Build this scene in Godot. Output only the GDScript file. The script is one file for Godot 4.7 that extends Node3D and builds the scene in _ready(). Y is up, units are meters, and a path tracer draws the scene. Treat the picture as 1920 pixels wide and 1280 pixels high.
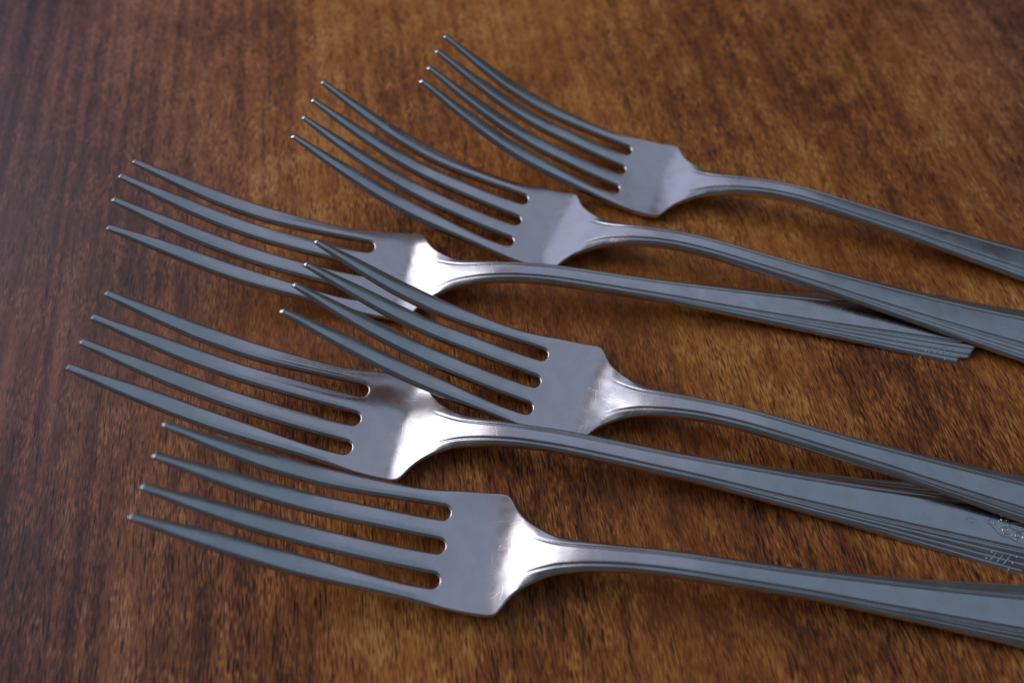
extends Node3D
# Six old table forks lying in a loose heap on a stained, varnished wooden table, seen close up.
# The forks are modelled in their own units (U metres each): s runs from the tine tips to the handle end,
# w across, heights upwards.

const U := 0.000838
const HEEL := 72.0            # s of the low heel of the head: the origin of every fork
const TABLE_Z := -0.9         # table top in fork units
const SLOT_END := 61.3
const TIP := 1.3
const SLOT_R := 1.66
const SLOT_W := 8.15

var zx := PackedFloat32Array([0, 15, 30, 45, 60, 72, 80, 88, 98, 110, 130, 150, 170, 190, 224])
var zy := PackedFloat32Array([30.3, 19.95, 11.2, 5.58, 1.17, 0.0, 2.1, 5.05, 7.73, 8.91, 7.14, 4.81, 2.59, 0.92, 0.0])
var wx := PackedFloat32Array([0, 12, 30, 50, 62, 70, 73.2, 74.8, 75.9, 77.2, 79, 81, 83, 85.5, 88, 91.5, 95, 105, 120, 140, 165, 190, 224, 240])
var wy := PackedFloat32Array([11.16, 12.2, 12.85, 13.2, 14.1, 14.6, 14.7, 14.35, 13.2, 11.2, 9.15, 7.65, 6.45, 5.25, 4.4, 3.78, 3.4, 2.98, 3.1, 3.4, 4.8, 6.9, 11.0, 12.9])
var zm := PackedFloat32Array()
var wd := PackedFloat32Array()
var ztab := PackedFloat32Array()
var wtab := PackedFloat32Array()
const TAB := 20.0             # table entries per unit of s
var bend := [Vector3.ZERO, Vector3.ZERO, Vector3.ZERO, Vector3.ZERO]   # for a bent fork: how far each tine's tip is bent
var rng := RandomNumberGenerator.new()
var metal: StandardMaterial3D
var waves := FastNoiseLite.new()   # the slight unevenness of old silver
var taken := {}


func _ready() -> void:
	rng.seed = 11
	waves.seed = 5
	waves.frequency = 0.11
	waves.fractal_octaves = 2
	# camera
	var cam := Camera3D.new()
	cam.name = "camera"
	add_child(cam)
	var pitch := deg_to_rad(60.1)
	var d := 216.7
	var flen := 1472.6
	cam.position = Vector3(0, sin(pitch) * d, cos(pitch) * d) * U
	cam.rotation.x = -pitch
	cam.fov = rad_to_deg(2.0 * atan(640.0 / flen))
	cam.near = 0.01
	cam.far = 20.0
	var att := CameraAttributesPhysical.new()
	att.frustum_focal_length = 12.0 / (640.0 / flen)
	att.frustum_near = 0.01
	att.frustum_far = 20.0
	att.frustum_focus_distance = 201.0 * U
	att.exposure_aperture = 8.5
	cam.attributes = att
	cam.current = true
	# light: a dim grey room and one window up on the left
	var env := Environment.new()
	env.background_mode = Environment.BG_COLOR
	env.background_color = Color(0.058, 0.060, 0.067).linear_to_srgb()
	env.tonemap_mode = Environment.TONE_MAPPER_LINEAR
	env.tonemap_exposure = 1.06
	env.sdfgi_enabled = true
	env.ssao_enabled = true
	env.ssil_enabled = true
	var we := WorldEnvironment.new()
	we.name = "environment"
	we.environment = env
	add_child(we)
	area_light("window_light", 157.0, 36.5, 0.9, Vector2(0.64, 0.56), 0.30, Color(0.97, 0.96, 1.0))
	area_light("bright_ceiling", 40.0, 67.0, 1.3, Vector2(1.8, 1.35), 0.155, Color(0.79, 0.94, 1.09))
	area_light("pale_back_wall", 92.0, 55.0, 1.3, Vector2(1.5, 1.3), 0.062, Color(1.0, 0.90, 1.03))
	area_light("window_side_pane", 112.0, 37.0, 0.9, Vector2(0.46, 0.34), 0.023, Color(0.88, 0.93, 1.08))

	tables()
	make_table()
	metal = make_metal()
	make_forks()


func area_light(called: String, az: float, elev: float, dist: float, size: Vector2, energy: float, tint: Color) -> void:
	var l := AreaLight3D.new()
	l.name = called
	var a := deg_to_rad(az)
	var e := deg_to_rad(elev)
	l.position = Vector3(cos(e) * cos(a), sin(e), -cos(e) * sin(a)) * dist
	l.look_at_from_position(l.position, Vector3.ZERO, Vector3.UP)
	l.area_size = size
	l.light_energy = energy
	l.light_color = tint
	l.shadow_enabled = true
	l.area_range = 4.0
	l.area_attenuation = 2.0
	add_child(l)


# ---------------------------------------------------------------- profiles of a fork

func tables() -> void:
	var n := zx.size()
	var c := PackedFloat32Array(); c.resize(n)
	var dd := PackedFloat32Array(); dd.resize(n)
	zm.resize(n)
	zm.fill(0.0)
	for i in range(1, n - 1):
		var h0 := zx[i] - zx[i - 1]
		var h1 := zx[i + 1] - zx[i]
		var r := 6.0 * ((zy[i + 1] - zy[i]) / h1 - (zy[i] - zy[i - 1]) / h0)
		var m := 2.0 * (h0 + h1) - (h0 * c[i - 1] if i > 1 else 0.0)
		c[i] = h1 / m
		dd[i] = (r - (h0 * dd[i - 1] if i > 1 else 0.0)) / m
	for i in range(n - 2, 0, -1):
		zm[i] = dd[i] - c[i] * zm[i + 1]
	# monotone slopes of the outline
	n = wx.size()
	wd.resize(n)
	for i in n:
		if i == 0 or i == n - 1:
			var j := 0 if i == 0 else n - 2
			wd[i] = (wy[j + 1] - wy[j]) / (wx[j + 1] - wx[j])
			continue
		var a := (wy[i] - wy[i - 1]) / (wx[i] - wx[i - 1])
		var b := (wy[i + 1] - wy[i]) / (wx[i + 1] - wx[i])
		wd[i] = 0.0 if a * b <= 0.0 else 2.0 * a * b / (a + b)
	for k in int(242 * TAB):
		var s := k / TAB
		ztab.append(z_exact(s))
		wtab.append(w_exact(s))


func z_exact(s: float) -> float:
	var n := zx.size()
	if s >= zx[n - 1]:
		var h0 := zx[n - 1] - zx[n - 2]
		return zy[n - 1] + (s - zx[n - 1]) * ((zy[n - 1] - zy[n - 2]) / h0 + zm[n - 2] * h0 / 6.0)
	var i := 0
	while zx[i + 1] < s:
		i += 1
	var h := zx[i + 1] - zx[i]
	var a := zx[i + 1] - s
	var b := s - zx[i]
	return zm[i] * a * a * a / (6 * h) + zm[i + 1] * b * b * b / (6 * h) + (zy[i] / h - zm[i] * h / 6) * a + (zy[i + 1] / h - zm[i + 1] * h / 6) * b


func w_exact(s: float) -> float:
	var i := 0
	while i < wx.size() - 2 and wx[i + 1] < s:
		i += 1
	var h := wx[i + 1] - wx[i]
	var t := (s - wx[i]) / h
	var t2 := t * t
	var t3 := t2 * t
	return (2 * t3 - 3 * t2 + 1) * wy[i] + (t3 - 2 * t2 + t) * h * wd[i] + (-2 * t3 + 3 * t2) * wy[i + 1] + (t3 - t2) * h * wd[i + 1]


func tab(t: PackedFloat32Array, s: float) -> float:
	var x := clampf(s * TAB, 0.0, t.size() - 2.0)
	var i := int(x)
	return lerpf(t[i], t[i + 1], x - i)


func zc(s: float) -> float:
	return tab(ztab, s) if s >= 0.0 else ztab[0] - s * (ztab[0] - ztab[1]) * TAB


func wo(s: float) -> float:
	return tab(wtab, s)


func tine_half(s: float) -> float:
	# half the width of a tine
	var hw := lerpf(2.3, 2.42, clampf((s - 24.0) / 34.0, 0.0, 1.0))
	if s < 24.0:
		hw = lerpf(0.6, 2.3, pow(sin(clampf((s + 0.5) / 24.5, 0.0, 1.0) * PI / 2), 0.85))
	if s < 0.8:
		hw *= sqrt(maxf(0.0, 1.0 - pow((0.8 - s) / 0.8, 2.0)))
	return hw


func strip(i: int, s: float) -> Vector2:
	# the two edges of tine i (0..3 from the near side), or of the strip of the head that continues it
	if s < SLOT_END:
		var sc := SLOT_END - SLOT_R
		var lo: float
		var hi: float
		if s < sc:
			var t := s / sc
			var k := smoothstep(0.5, 1.0, t)
			var ci := lerpf(3.36, 4.13, t)
			var hw := tine_half(s)
			var in0 := lerpf(ci - hw, SLOT_R, k)
			var in1 := lerpf(ci + hw, SLOT_W - SLOT_R, k)
			var w := wo(s)
			var full := maxf(hw, 0.66) if s < 0.8 else hw
			var out0 := lerpf(w - full - hw, SLOT_W + SLOT_R, k)
			var out1 := w - full + hw
			match i:
				0: lo = -out1; hi = -out0
				1: lo = -in1; hi = -in0
				2: lo = in0; hi = in1
				3: lo = out0; hi = out1
		else:
			var g := sqrt(maxf(0.0, SLOT_R * SLOT_R - (s - sc) * (s - sc)))
			match i:
				0: lo = -wo(s); hi = -SLOT_W - g
				1: lo = -SLOT_W + g; hi = -g
				2: lo = g; hi = SLOT_W - g
				3: lo = SLOT_W + g; hi = wo(s)
		return Vector2(lo, hi)
	var f := minf(1.0, wo(s) / wo(SLOT_END))
	var b := [-wo(s), -SLOT_W * f, 0.0, SLOT_W * f, wo(s)]
	return Vector2(b[i], b[i + 1])


func edge_dist(s: float, w: float) -> float:
	# distance to the nearest edge of the sheet
	var W := wo(s)
	var slope := (wo(s + 0.3) - wo(s - 0.3)) / 0.6
	var d := (W - absf(w)) / sqrt(1.0 + slope * slope)
	var sc := SLOT_END - SLOT_R
	if s > sc:
		if s < sc + 8.0:
			var a := absf(w)
			var c := minf(a, absf(a - SLOT_W))
			d = minf(d, sqrt((s - sc) * (s - sc) + c * c) - SLOT_R)
		if s > 222.0:
			d = minf(d, end_of(w) - s)
		return d
	var best := -9.0
	for i in 4:
		var e := strip(i, s)
		best = maxf(best, minf(w - e.x, e.y - w))
	return minf(d, best) if best > -9.0 else d


func end_of(w: float) -> float:
	# the stepped end of the handle
	var a := absf(w)
	if a > 9.4:
		return 226.8 - (a - 9.4) * 0.35
	if a > 6.2:
		return 231.0 - (a - 6.2) * 0.6
	return 233.4 - a * a * 0.03


func groove_at(k: int, s: float) -> float:
	var g := lerpf(0.57, 0.48, smoothstep(150.0, 215.0, s))
	return g if k == 0 else g + (1.0 - g) * [0.0, 0.27, 0.52, 0.76][k]


func relief(s: float, w: float) -> float:
	# grooves and flutes of the handle
	if s < 79.0:
		return 0.0
	var W := wo(s)
	var a := absf(w)
	var fade := smoothstep(79.0, 90.0, s)
	var g0 := groove_at(0, s) * W
	var h := 0.0
	if a > g0:
		h -= (a - g0) * 0.38 * fade
	var x := (a - g0) / (0.28 + 0.006 * W)
	h -= exp(-x * x) * 0.33 * fade
	if s > 112.0:
		for k in range(1, 4):
			var f := smoothstep([0.0, 145.0, 112.0, 158.0][k], [0.0, 190.0, 165.0, 200.0][k], s)
			if f > 0.0:
				x = (a - groove_at(k, s) * W) / 0.2
				h -= exp(-x * x) * 0.06 * f
	return h


func bevel(d: float, r: float) -> float:
	if d >= r:
		return 0.0
	if d < 0.0:
		return r - d * 12.0
	return r - sqrt(maxf(0.0, r * r - (r - d) * (r - d)))


func thick(s: float) -> float:
	if s < 62.0:
		var t := lerpf(1.5, 2.6, smoothstep(0.0, 26.0, s)) - 0.7 * smoothstep(50.0, 62.0, s)
		return t
	if s < 105.0:
		return lerpf(1.9, 3.0, smoothstep(68.0, 100.0, s))
	return lerpf(3.0, 2.0, smoothstep(105.0, 200.0, s))


func top(s: float, w: float) -> float:
	var d := edge_dist(s, w)
	var th := thick(s)
	var r := minf(0.8 if s < 58.0 else lerpf(0.8, 0.5, smoothstep(58.0, 64.0, s)) + 0.3 * smoothstep(90.0, 110.0, s), th * 0.5)
	if s < 5.0:
		r = minf(r, lerpf(0.28, r, clampf((s - 1.0) / 4.0, 0.0, 1.0)))
	var h := zc(s) - bevel(d, r) + relief(s, w)
	if s < 66.0:
		# the faces of the tines are a little domed
		var q := clampf(1.0 - d / 2.2, 0.0, 1.0)
		h -= q * q * 0.34 * (1.0 - smoothstep(52.0, 66.0, s))
	else:
		var q := w / wo(s)
		h -= q * q * 0.16 * smoothstep(66.0, 80.0, s)
	h += dish(s, w) + waves.get_noise_2d(s, w) * 0.03
	if s < TIP:
		# the point is worn to a small slanting facet
		h -= maxf(0.0, zc(s) - (zc(TIP) - 0.42 * (TIP - s)))
	return h


func dish(s: float, w: float) -> float:
	# the head is hollowed a little like a spoon
	var q := w / 14.5
	return q * q * 0.85 * smoothstep(50.0, 68.0, s) * (1.0 - smoothstep(78.0, 92.0, s))


func under(s: float, w: float) -> float:
	var d := edge_dist(s, w)
	var th := thick(s)
	var h := zc(s) - th + bevel(d, minf(0.6, th * 0.45)) + dish(s, w)
	return minf(h, top(s, w) - 0.05)


func shift(s: float, i: int) -> Vector2:
	# sideways and upward shift of a bent tine
	var b: Vector3 = bend[i]
	if b.z <= 0.0 or s > 60.0:
		return Vector2.ZERO
	var t := clampf(1.0 - s / b.z, 0.0, 1.0)
	return Vector2(b.x, b.y) * t * t


func place(s: float, w: float, h: float) -> Vector3:
	if s < 60.0:
		s -= 0.6 * (1.0 - s / 60.0)   # the tines reach a little farther than the fitted profile
	return Vector3((s - HEEL), h - TABLE_Z, -w) * U


# ---------------------------------------------------------------- meshes of a fork

func rows_between(stops: Array) -> PackedFloat32Array:
	# stops: [s, step after it, s, step, ..., s]
	var out := PackedFloat32Array()
	for k in range(0, stops.size() - 1, 2):
		var n := maxi(1, roundi((stops[k + 2] - stops[k]) / stops[k + 1]))
		for j in n:
			out.append(lerpf(stops[k], stops[k + 2], j / float(n)))
	out.append(stops[-1])
	return out


func loops(st: Dictionary, rows: PackedFloat32Array, i: int, top_u: PackedFloat32Array, under_u: PackedFloat32Array) -> void:
	# one strip of the sheet as a tube: its upper face, its edges and its underside. i < 0: the whole width.
	var nt := top_u.size()
	var nb := under_u.size()
	var per := nt + nb
	var first: int = st.v.size()
	var gaps := []
	var e := 0.03
	for s in rows:
		var lim := Vector2(-wo(s), wo(s)) if i < 0 else strip(i, s)
		var width := lim.y - lim.x
		var off := shift(s, i) if i >= 0 else Vector2.ZERO
		gaps.append(i >= 0 and s >= SLOT_END)
		for c in per:
			var on_top := c < nt
			var u := top_u[c] if on_top else under_u[nb - 1 - (c - nt)]
			var w := lim.x
			# u within +-1 counts bevel columns in units near the edges and shares of the rest between
			var m := minf(1.0, width * 0.45)
			if u <= -1.0: w = lim.x + (u + 2.0) * m
			elif u >= 1.0: w = lim.y + (u - 2.0) * m
			else: w = lim.x + m + (u + 1.0) * 0.5 * (width - 2.0 * m)
			var ss := s
			if i < 0 and s > 225.0:
				ss = minf(s, end_of(w))
			var h := top(ss, w) if on_top else under(ss, w)
			var hs: float
			var hw: float
			if on_top:
				hs = (top(ss + e, w) - top(ss - e, w)) / (2 * e)
				hw = (top(ss, w + e) - top(ss, w - e)) / (2 * e)
			else:
				hs = (under(ss + e, w) - under(ss - e, w)) / (2 * e)
				hw = (under(ss, w + e) - under(ss, w - e)) / (2 * e)
			var n := Vector3(-hs, 1.0, hw)
			if not on_top:
				n = -n
			st.v.append(place(ss, w + off.x, h + off.y))
			st.n.append(n.normalized())
			st.uv.append(Vector2(ss / 90.0, w / 90.0 + 0.5))
	for r in rows.size() - 1:
		for c in per:
			var c1 := (c + 1) % per
			# inner strips share an edge beyond the slots: no wall there
			if c == nt - 1 and i >= 0 and i < 3 and gaps[r] and gaps[r + 1]: continue
			if c == per - 1 and i > 0 and gaps[r] and gaps[r + 1]: continue
			var a := first + r * per + c
			var b := first + r * per + c1
			var a2 := a + per
			var b2 := b + per
			st.i.append_array(PackedInt32Array([a, b, a2, b, b2, a2]))


func cap(st: Dictionary, first: int, per: int, nt: int, nb: int, out: Vector3) -> void:
	# closes the end of a tube with strips from its upper to its under row
	var base: int = st.v.size()
	for c in per:
		st.v.append(st.v[first + c])
		st.n.append(out)
		st.uv.append(st.uv[first + c])
	for c in nt - 1:
		var j := per - 1 - mini(nb - 1, c * nb / nt)
		var j1 := per - 1 - mini(nb - 1, (c + 1) * nb / nt)
		st.i.append_array(PackedInt32Array([base + c, base + c + 1, base + j]))
		if j1 != j:
			st.i.append_array(PackedInt32Array([base + c + 1, base + j1, base + j]))


func fresh() -> Dictionary:
	return {"v": PackedVector3Array(), "n": PackedVector3Array(), "uv": PackedVector2Array(), "i": PackedInt32Array()}


func commit(st: Dictionary) -> ArrayMesh:
	var a := []
	a.resize(Mesh.ARRAY_MAX)
	a[Mesh.ARRAY_VERTEX] = st.v
	a[Mesh.ARRAY_NORMAL] = st.n
	a[Mesh.ARRAY_TEX_UV] = st.uv
	a[Mesh.ARRAY_INDEX] = st.i
	var m := ArrayMesh.new()
	m.add_surface_from_arrays(Mesh.PRIMITIVE_TRIANGLES, a)
	return m


func columns(inner: int, edge: int) -> PackedFloat32Array:
	var out := PackedFloat32Array()
	for k in edge:
		var a := k / float(edge) * PI / 2
		out.append(-2.0 + (1.0 - cos(a)))
	for k in inner + 1:
		out.append(-1.0 + 2.0 * k / inner)
	for k in edge:
		var a := (edge - 1 - k) / float(edge) * PI / 2
		out.append(2.0 - (1.0 - cos(a)))
	return out


func tine_mesh(i: int) -> ArrayMesh:
	var st := fresh()
	loops(st, rows_between([0.004, 0.1, 1.5, 0.4, 3.1, 0.8, 12.0, 1.2, 54.0]), i, columns(6, 6), columns(3, 4))
	return commit(st)


func head_mesh() -> ArrayMesh:
	var st := fresh()
	var rows := rows_between([54.0, 0.6, 59.0, 0.2, 60.4, 0.07, SLOT_END, 0.08, 62.2, 0.4, 74.0, 0.16, 80.0, 0.4, 82.0])
	for i in 4:
		loops(st, rows, i, columns(9, 6), columns(3, 4))
	return commit(st)


func handle_mesh() -> ArrayMesh:
	var st := fresh()
	var rows := rows_between([82.0, 0.5, 96.0, 1.2, 222.0, 0.5, 226.6, 0.15, 234.0])
	var cols := PackedFloat32Array()
	for k in 8:
		cols.append(-2.0 + (1.0 - cos(k / 8.0 * PI / 2)))
	for k in 121:
		# more columns over the fluted bands than over the plain panel
		var x := -1.0 + k / 60.0
		cols.append(signf(x) * (pow(absf(x), 0.75)) if absf(x) < 1.0 else x)
	for k in 8:
		cols.append(2.0 - (1.0 - cos((7 - k) / 8.0 * PI / 2)))
	var low := columns(8, 4)
	loops(st, rows, -1, cols, low)
	return commit(st)


func tube(st: Dictionary, path: Array, radius: float, sink: float) -> void:
	# a raised line on the upper face of the handle: path in (s, w)
	var sides := 6
	var first: int = st.v.size()
	for k in path.size():
		var p: Vector2 = path[k]
		var q: Vector2 = path[mini(k + 1, path.size() - 1)] - path[maxi(k - 1, 0)]
		q = q.normalized()
		var across := Vector2(-q.y, q.x)
		var taper := 0.35 if k == 0 or k == path.size() - 1 else 1.0
		for j in sides:
			var a := TAU * j / sides
			var o := across * cos(a) * radius * taper
			st.v.append(place(p.x + o.x, p.y + o.y, top(p.x, p.y) + sin(a) * radius * taper - sink))
			st.n.append(Vector3(across.x * cos(a), sin(a), -across.y * cos(a)).normalized())
			st.uv.append(Vector2(p.x / 90.0, p.y / 90.0))
	for k in path.size() - 1:
		for j in sides:
			var a := first + k * sides + j
			var b := first + k * sides + (j + 1) % sides
			st.i.append_array(PackedInt32Array([a, a + sides, b, b, a + sides, b + sides]))


func bead(st: Dictionary, p: Vector2, r: float) -> void:
	var first: int = st.v.size()
	var h := top(p.x, p.y)
	for a in 4:
		for b in 8:
			var el := a / 3.0 * PI / 2
			var az := TAU * b / 8
			var n := Vector3(cos(el) * cos(az), sin(el), cos(el) * sin(az))
			st.v.append(place(p.x + n.x * r, p.y - n.z * r, h - r * 0.15 + n.y * r * 0.8))
			st.n.append(n)
			st.uv.append(p / 90.0)
	for a in 3:
		for b in 8:
			var i := first + a * 8 + b
			var j := first + a * 8 + (b + 1) % 8
			st.i.append_array(PackedInt32Array([i, j, i + 8, j, j + 8, i + 8]))


func arc(c: Vector2, r0: float, r1: float, a0: float, a1: float, n := 14) -> Array:
	var out := []
	for k in n + 1:
		var t := k / float(n)
		var a := deg_to_rad(lerpf(a0, a1, t))
		out.append(c + Vector2(cos(a), sin(a)) * lerpf(r0, r1, t))
	return out


func flower_mesh() -> ArrayMesh:
	var st := fresh()
	tube(st, [Vector2(212.6, -0.2), Vector2(214.2, 0.45), Vector2(216.0, -0.2), Vector2(214.2, -0.85), Vector2(212.6, -0.2)], 0.11, 0.03)
	for sd in [-1.0, 1.0]:
		var m := func(pts: Array) -> Array: return pts.map(func(p: Vector2) -> Vector2: return Vector2(p.x, p.y * sd))
		# the bracket that opens towards the end, then scrolls and petals
		tube(st, m.call([Vector2(217.0, 0.15), Vector2(218.4, 0.35), Vector2(219.2, 1.2), Vector2(220.0, 2.3), Vector2(221.3, 3.0), Vector2(222.8, 3.0), Vector2(224.0, 3.7), Vector2(225.5, 4.1), Vector2(227.5, 3.9)]), 0.14, 0.03)
		tube(st, m.call(arc(Vector2(222.2, 1.2), 0.35, 1.1, 400, 60)), 0.19, 0.0)
		tube(st, m.call(arc(Vector2(224.9, 2.3), 0.3, 1.15, 30, 400)), 0.19, 0.0)
		tube(st, m.call([Vector2(222.9, 0.25), Vector2(224.2, 0.9), Vector2(225.8, 1.0), Vector2(227.2, 0.35)]), 0.22, 0.0)
		tube(st, m.call(arc(Vector2(228.3, 1.5), 0.3, 1.25, 200, -120)), 0.2, 0.0)
		tube(st, m.call([Vector2(227.0, 3.2), Vector2(228.6, 3.5), Vector2(230.0, 2.6), Vector2(231.0, 1.2)]), 0.18, 0.0)
		for p in [Vector2(220.9, 0.75), Vector2(221.6, 2.1), Vector2(223.5, 2.3), Vector2(226.7, 2.0), Vector2(224.4, 3.15), Vector2(226.3, 3.2), Vector2(229.8, 0.5)]:
			bead(st, Vector2(p.x, p.y * sd), 0.3)
	for x in [219.6, 223.0, 226.0, 228.6, 231.2]:
		bead(st, Vector2(x, 0.0), 0.32)
	return commit(st)


func hatch_mesh(sd: float) -> ArrayMesh:
	var st := fresh()
	for k in 3:
		var x := 217.4 + k * 1.7
		tube(st, [Vector2(x, sd * 10.2), Vector2(x + 1.1, sd * 8.6), Vector2(x + 2.2, sd * 7.0)], 0.24, 0.04)
	for k in 3:
		bead(st, Vector2(216.4 + k * 1.15, sd * (10.0 - k * 1.45)), 0.28)
		bead(st, Vector2(222.7 + k * 0.8, sd * (10.2 - k * 1.45)), 0.28)
	return commit(st)


func part(m: Mesh, called: String, parent: Node3D) -> MeshInstance3D:
	var o := MeshInstance3D.new()
	o.name = called
	o.mesh = m
	o.material_override = null
	if m.get_surface_count():
		m.surface_set_material(0, metal)
	parent.add_child(o, true)
	return o


func numbered(called: String) -> String:
	var n: int = taken.get(called, 0)
	taken[called] = n + 1
	return called if n == 0 else "%s_%03d" % [called, n]


func make_forks() -> void:
	var proto := Node3D.new()
	proto.name = numbered("table_fork")
	add_child(proto)
	part(head_mesh(), "head", proto)
	for i in 4:
		part(ArrayMesh.new(), "tine", proto)
	var handle := part(handle_mesh(), "handle", proto)
	part(flower_mesh(), "flower_ornament", handle)
	part(hatch_mesh(-1.0), "hatched_ornament", handle)
	part(hatch_mesh(1.0), "hatched_ornament", handle)
	# x, forward, up, yaw, pitch, roll of each fork, from the near one to the far one
	var spots := [
		[-5.24, -58.99, 0.15 + 2.62, -6.47, -0.27, -2.6, "silver fork nearest the camera, in front of the others, its whole head in view"],
		[-28.74, -26.31, 2.19 - 0.7, -9.80, -0.05, 0.1, "silver fork second from the front, its handle ornament in view beneath a crossing handle"],
		[17.71, -16.58, 1.83 - 0.2, -15.32, 0.75, 0.74, "silver fork whose tine tips lie over the shoulders of two neighbouring forks"],
		[-30.49, 20.59, 1.95, -6.07, 0.06, 2.1, "silver fork with bent outer tines and its stepped handle end in view"],
		[12.80, 37.02, 2.21 - 0.3, -15.82, 0.75, 0.38, "silver fork second from the back, its handle lying across a stepped handle end"],
		[45.48, 56.85, 1.60, -17.36, 0.15, 0.99, "blurred silver fork farthest back, its heel above another fork's shoulder"],
	]
	# (fork, tine) whose tip is clearly bent: sideways, up, and over what length
	var bends := {
		Vector2i(0, 0): Vector3(0.5, 0.0, 50.0), Vector2i(0, 3): Vector3(0.0, 1.2, 50.0),
		Vector2i(2, 0): Vector3(-0.5, 0.0, 45.0), Vector2i(5, 0): Vector3(1.1, 0.0, 50.0),
		Vector2i(3, 0): Vector3(0.0, -1.6, 14.0), Vector2i(3, 1): Vector3(0.1, 1.0, 50.0),
		Vector2i(3, 2): Vector3(0.0, 2.4, 50.0), Vector2i(3, 3): Vector3(0.2, -0.5, 10.0),
		Vector2i(4, 0): Vector3(0.1, 1.2, 50.0), Vector2i(4, 1): Vector3(0.1, 1.4, 50.0), Vector2i(4, 2): Vector3(0.0, 1.6, 50.0), Vector2i(4, 3): Vector3(0.1, 1.9, 50.0),
	}
	for k in spots.size():
		var f: Node3D = proto
		if k > 0:
			f = proto.duplicate()
			f.name = numbered("table_fork")
			add_child(f)
		var q: Array = spots[k]
		f.set_meta("label", q[6])
		f.set_meta("category", "fork")
		f.set_meta("group", "matching forks lying on the table")
		# the fitted pose turns about the heel's upper face, the mesh sits with its own table at height 0
		var turn := Basis(Vector3.UP, deg_to_rad(q[3])) * Basis(Vector3.BACK, deg_to_rad(q[4])) * Basis(Vector3.RIGHT, deg_to_rad(q[5]))
		var heel := Vector3(q[0], q[2], -q[1]) * U
		f.transform = Transform3D(turn, heel + turn * (Vector3(0, TABLE_Z, 0) * U))
		# old forks: each tine a little out of line in its own way
		bend = []
		for t in 4:
			var b: Vector3 = bends.get(Vector2i(k, t), Vector3.ZERO)
			bend.append(b if b.z > 0.0 else Vector3(rng.randfn(0.0, 0.12), rng.randfn(0.0, 0.25), 50.0))
		var at := 0
		for c in f.get_children():
			if String(c.name).begins_with("tine"):
				var m := tine_mesh(at)
				m.surface_set_material(0, metal)
				c.mesh = m
				if k == 3 and (at == 0 or at == 3):
					c.set_meta("label", "bent outer tine")
				at += 1


# ---------------------------------------------------------------- materials

func noise(seed_: int, freq: float, octaves := 3, kind := FastNoiseLite.TYPE_SIMPLEX_SMOOTH) -> FastNoiseLite:
	var n := FastNoiseLite.new()
	n.seed = seed_
	n.noise_type = kind
	n.frequency = freq
	n.fractal_octaves = octaves
	n.fractal_type = FastNoiseLite.FRACTAL_FBM if octaves > 1 else FastNoiseLite.FRACTAL_NONE
	return n


func layer(n: FastNoiseLite, w: int, h: int, full: int) -> PackedByteArray:
	# a seamless noise picture of w x h, stretched to full x full
	var im := n.get_seamless_image(w, h, false, false, 0.15, true)
	im.convert(Image.FORMAT_L8)
	if w != full or h != full:
		im.resize(full, full, Image.INTERPOLATE_CUBIC)
	return im.get_data()


func make_metal() -> StandardMaterial3D:
	var size := 1024
	var rough := PackedByteArray(); rough.resize(size * size)
	var bump := PackedByteArray(); bump.resize(size * size)
	var blot := layer(noise(3, 0.012, 4), 512, 512, size)
	var fine := layer(noise(4, 0.25, 2), size, size, size)
	for i in size * size:
		rough[i] = clampi(int(128 + (blot[i] - 128) * 0.5 + (fine[i] - 128) * 0.10), 0, 255)
		bump[i] = clampi(int(150 + (fine[i] - 128) * 0.09), 0, 255)
	# hairline scratches from years of washing up
	for k in 2200:
		var x := rng.randf() * size
		var y := rng.randf() * size
		var a := rng.randfn(0.5, 0.9)
		var n := int(rng.randf_range(4, 42))
		var deep := rng.randf_range(10, 60)
		var curve := rng.randf_range(-0.015, 0.015)
		for j in n:
			x += cos(a)
			y += sin(a)
			a += curve
			var q := posmod(int(y), size) * size + posmod(int(x), size)
			bump[q] = clampi(int(bump[q] - deep), 0, 255)
			rough[q] = clampi(int(rough[q] + deep * 1.2), 0, 255)
			if deep > 45.0:
				var q2 := posmod(int(y) + 1, size) * size + posmod(int(x), size)
				bump[q2] = clampi(int(bump[q2] - deep * 0.6), 0, 255)
	# a thin uneven tarnish, a little warm, worn off in places
	var tarnish := layer(noise(9, 0.018, 5), 512, 512, size)
	var tint := PackedByteArray(); tint.resize(size * size * 3)
	for i in size * size:
		var t := clampf((tarnish[i] - 110) / 90.0, 0.0, 1.0) + (fine[i] - 128) * 0.0015
		tint[i * 3] = clampi(int(205.0 - 5.0 * t), 0, 255)
		tint[i * 3 + 1] = clampi(int(205.0 - 8.0 * t), 0, 255)
		tint[i * 3 + 2] = clampi(int(207.0 - 8.0 * t), 0, 255)
	var m := StandardMaterial3D.new()
	m.resource_name = "worn_silver"
	m.albedo_texture = ImageTexture.create_from_image(Image.create_from_data(size, size, false, Image.FORMAT_RGB8, tint))
	m.metallic = 1.0
	m.roughness = 0.40
	m.roughness_texture = ImageTexture.create_from_image(Image.create_from_data(size, size, false, Image.FORMAT_L8, rough))
	m.heightmap_enabled = true
	m.heightmap_texture = ImageTexture.create_from_image(Image.create_from_data(size, size, false, Image.FORMAT_L8, bump))
	m.heightmap_scale = 0.0022
	return m


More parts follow.
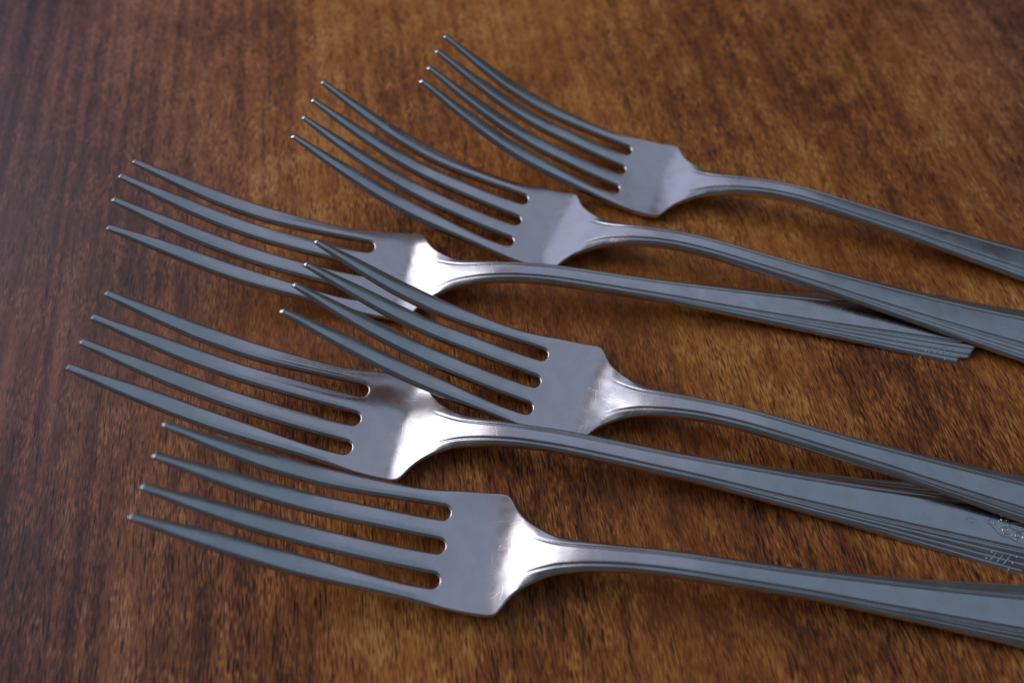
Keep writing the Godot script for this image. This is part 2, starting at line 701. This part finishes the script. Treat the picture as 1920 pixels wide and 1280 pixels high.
func make_table() -> void:
	var size := 2048
	var tile := 0.36           # metres of wood in one picture
	# u runs across the grain, v along it
	var big := layer(noise(21, 0.020, 4), 256, 160, size)          # broad blotches of stain
	var blot := layer(noise(27, 0.080, 4), 512, 300, size)         # small blotches
	var band := layer(noise(22, 0.10, 4), 1024, 20, size)          # long growth lines
	var fibre := layer(noise(23, 0.42, 2), 2048, 330, size)        # short fibres
	var fleck := layer(noise(24, 0.16, 3), 1024, 250, size)        # golden flecks
	var pores := layer(noise(25, 0.36, 1), 2048, 120, size)        # open pores
	var col := PackedByteArray(); col.resize(size * size * 3)
	var rough := PackedByteArray(); rough.resize(size * size)
	var bump := PackedByteArray(); bump.resize(size * size)
	var ramp := [Color(0.028, 0.012, 0.008), Color(0.14, 0.042, 0.014), Color(0.385, 0.122, 0.026), Color(0.66, 0.262, 0.054), Color(0.74, 0.42, 0.13)]
	var lut := PackedByteArray(); lut.resize(256 * 3)
	for k in 256:
		var t := k / 255.0 * 4.0
		var j := mini(3, int(t))
		var c: Color = ramp[j].lerp(ramp[j + 1], t - j).linear_to_srgb()
		lut[k * 3] = int(c.r * 255.0); lut[k * 3 + 1] = int(c.g * 255.0); lut[k * 3 + 2] = int(c.b * 255.0)
	# deeper stain plus painted-in lens falloff and cool haze, mostly on the left
	var stain_falloff := PackedFloat32Array(); stain_falloff.resize(size)
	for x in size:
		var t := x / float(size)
		stain_falloff[x] = maxf(1.0 - smoothstep(0.14, 0.42, t) + 0.45 * (1.0 - smoothstep(0.02, 0.22, t)), 0.55 * smoothstep(0.80, 1.0, t))
	for i in size * size:
		var fall := stain_falloff[i % size]
		var v := 136.0 - 64.0 * fall + (big[i] - 128) * (0.42 - 0.2 * fall) + (band[i] - 128) * (0.26 + 0.06 * fall)
		var gold := clampf((blot[i] - 112) / 60.0, 0.0, 1.0)
		v += (fibre[i] - 128) * (0.56 + 0.5 * gold) * (1.0 - 0.4 * fall) + (gold - 0.35) * 28.0 * maxf(0.1, 1.0 - 0.75 * fall) + (fleck[i] - 128) * 0.24 * (1.0 - 0.6 * fall)
		v += rng.randi() % 25 - 12
		var p := pores[i] - 190
		if p > 0:
			v -= p * 3.0
		var g := clampi(int(v), 0, 255)
		col[i * 3] = lut[g * 3]; col[i * 3 + 1] = int(lut[g * 3 + 1] * (1.0 + 0.16 * fall)); col[i * 3 + 2] = mini(255, int(lut[g * 3 + 2] * (1.0 + 1.1 * fall)))  # extra green and blue put the window haze into the wood colour
		bump[i] = clampi(140 + (fibre[i] - 128) / 4 - (p if p > 0 else 0), 0, 255)
		rough[i] = clampi(150 + (big[i] - 128) / 5 + (fibre[i] - 128) / 6, 0, 255)
	var m := StandardMaterial3D.new()
	m.resource_name = "stained_wood"
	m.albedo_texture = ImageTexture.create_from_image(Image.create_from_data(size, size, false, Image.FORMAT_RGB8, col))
	m.roughness = 0.85
	m.roughness_texture = ImageTexture.create_from_image(Image.create_from_data(size, size, false, Image.FORMAT_L8, rough))
	m.heightmap_enabled = true
	m.heightmap_texture = ImageTexture.create_from_image(Image.create_from_data(size, size, false, Image.FORMAT_L8, bump))
	m.heightmap_scale = 0.012
	m.metallic_specular = 0.35
	# the slab, with rounded edges, turned so that the grain runs as in the photograph
	var half := Vector2(0.55, 0.5)
	var deep := 0.028
	var r := 0.004
	var st := SurfaceTool.new()
	st.begin(Mesh.PRIMITIVE_TRIANGLES)
	var ring := []             # outlines from the top face down over the rounded edge
	for k in 7:
		var a := k / 6.0 * PI / 2
		ring.append([r - r * sin(a), -(r - r * cos(a))])
	ring.append([0.0, -deep])
	var corners := [Vector2(-1, -1), Vector2(1, -1), Vector2(1, 1), Vector2(-1, 1)]
	var quad := func(a: Vector3, b: Vector3, c: Vector3, e: Vector3) -> void:
		for p: Vector3 in [a, b, c, a, c, e]:
			st.set_uv(Vector2(p.x, p.z + p.y) / tile + Vector2(0.5, 0.61))
			st.add_vertex(p)
	var at := func(k: int, j: int) -> Vector3:
		var g: Vector2 = corners[j % 4]
		return Vector3(g.x * (half.x - ring[k][0]), ring[k][1], g.y * (half.y - ring[k][0]))
	st.set_smooth_group(-1)
	quad.call(at.call(0, 0), at.call(0, 1), at.call(0, 2), at.call(0, 3))
	for k in ring.size() - 1:
		for j in 4:
			quad.call(at.call(k, j + 1), at.call(k, j), at.call(k + 1, j), at.call(k + 1, j + 1))
	var last := ring.size() - 1
	quad.call(at.call(last, 3), at.call(last, 2), at.call(last, 1), at.call(last, 0))
	st.generate_normals()
	var table := Node3D.new()
	table.name = "wooden_table"
	table.set_meta("label", "dark brown stained wooden table top under the forks, with a streaky grain")
	table.set_meta("category", "table")
	add_child(table)
	var o := MeshInstance3D.new()
	o.name = "tabletop"
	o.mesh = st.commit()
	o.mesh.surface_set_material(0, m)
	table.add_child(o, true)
	table.position.y = TABLE_Z * U
	table.rotation.y = deg_to_rad(8.8)
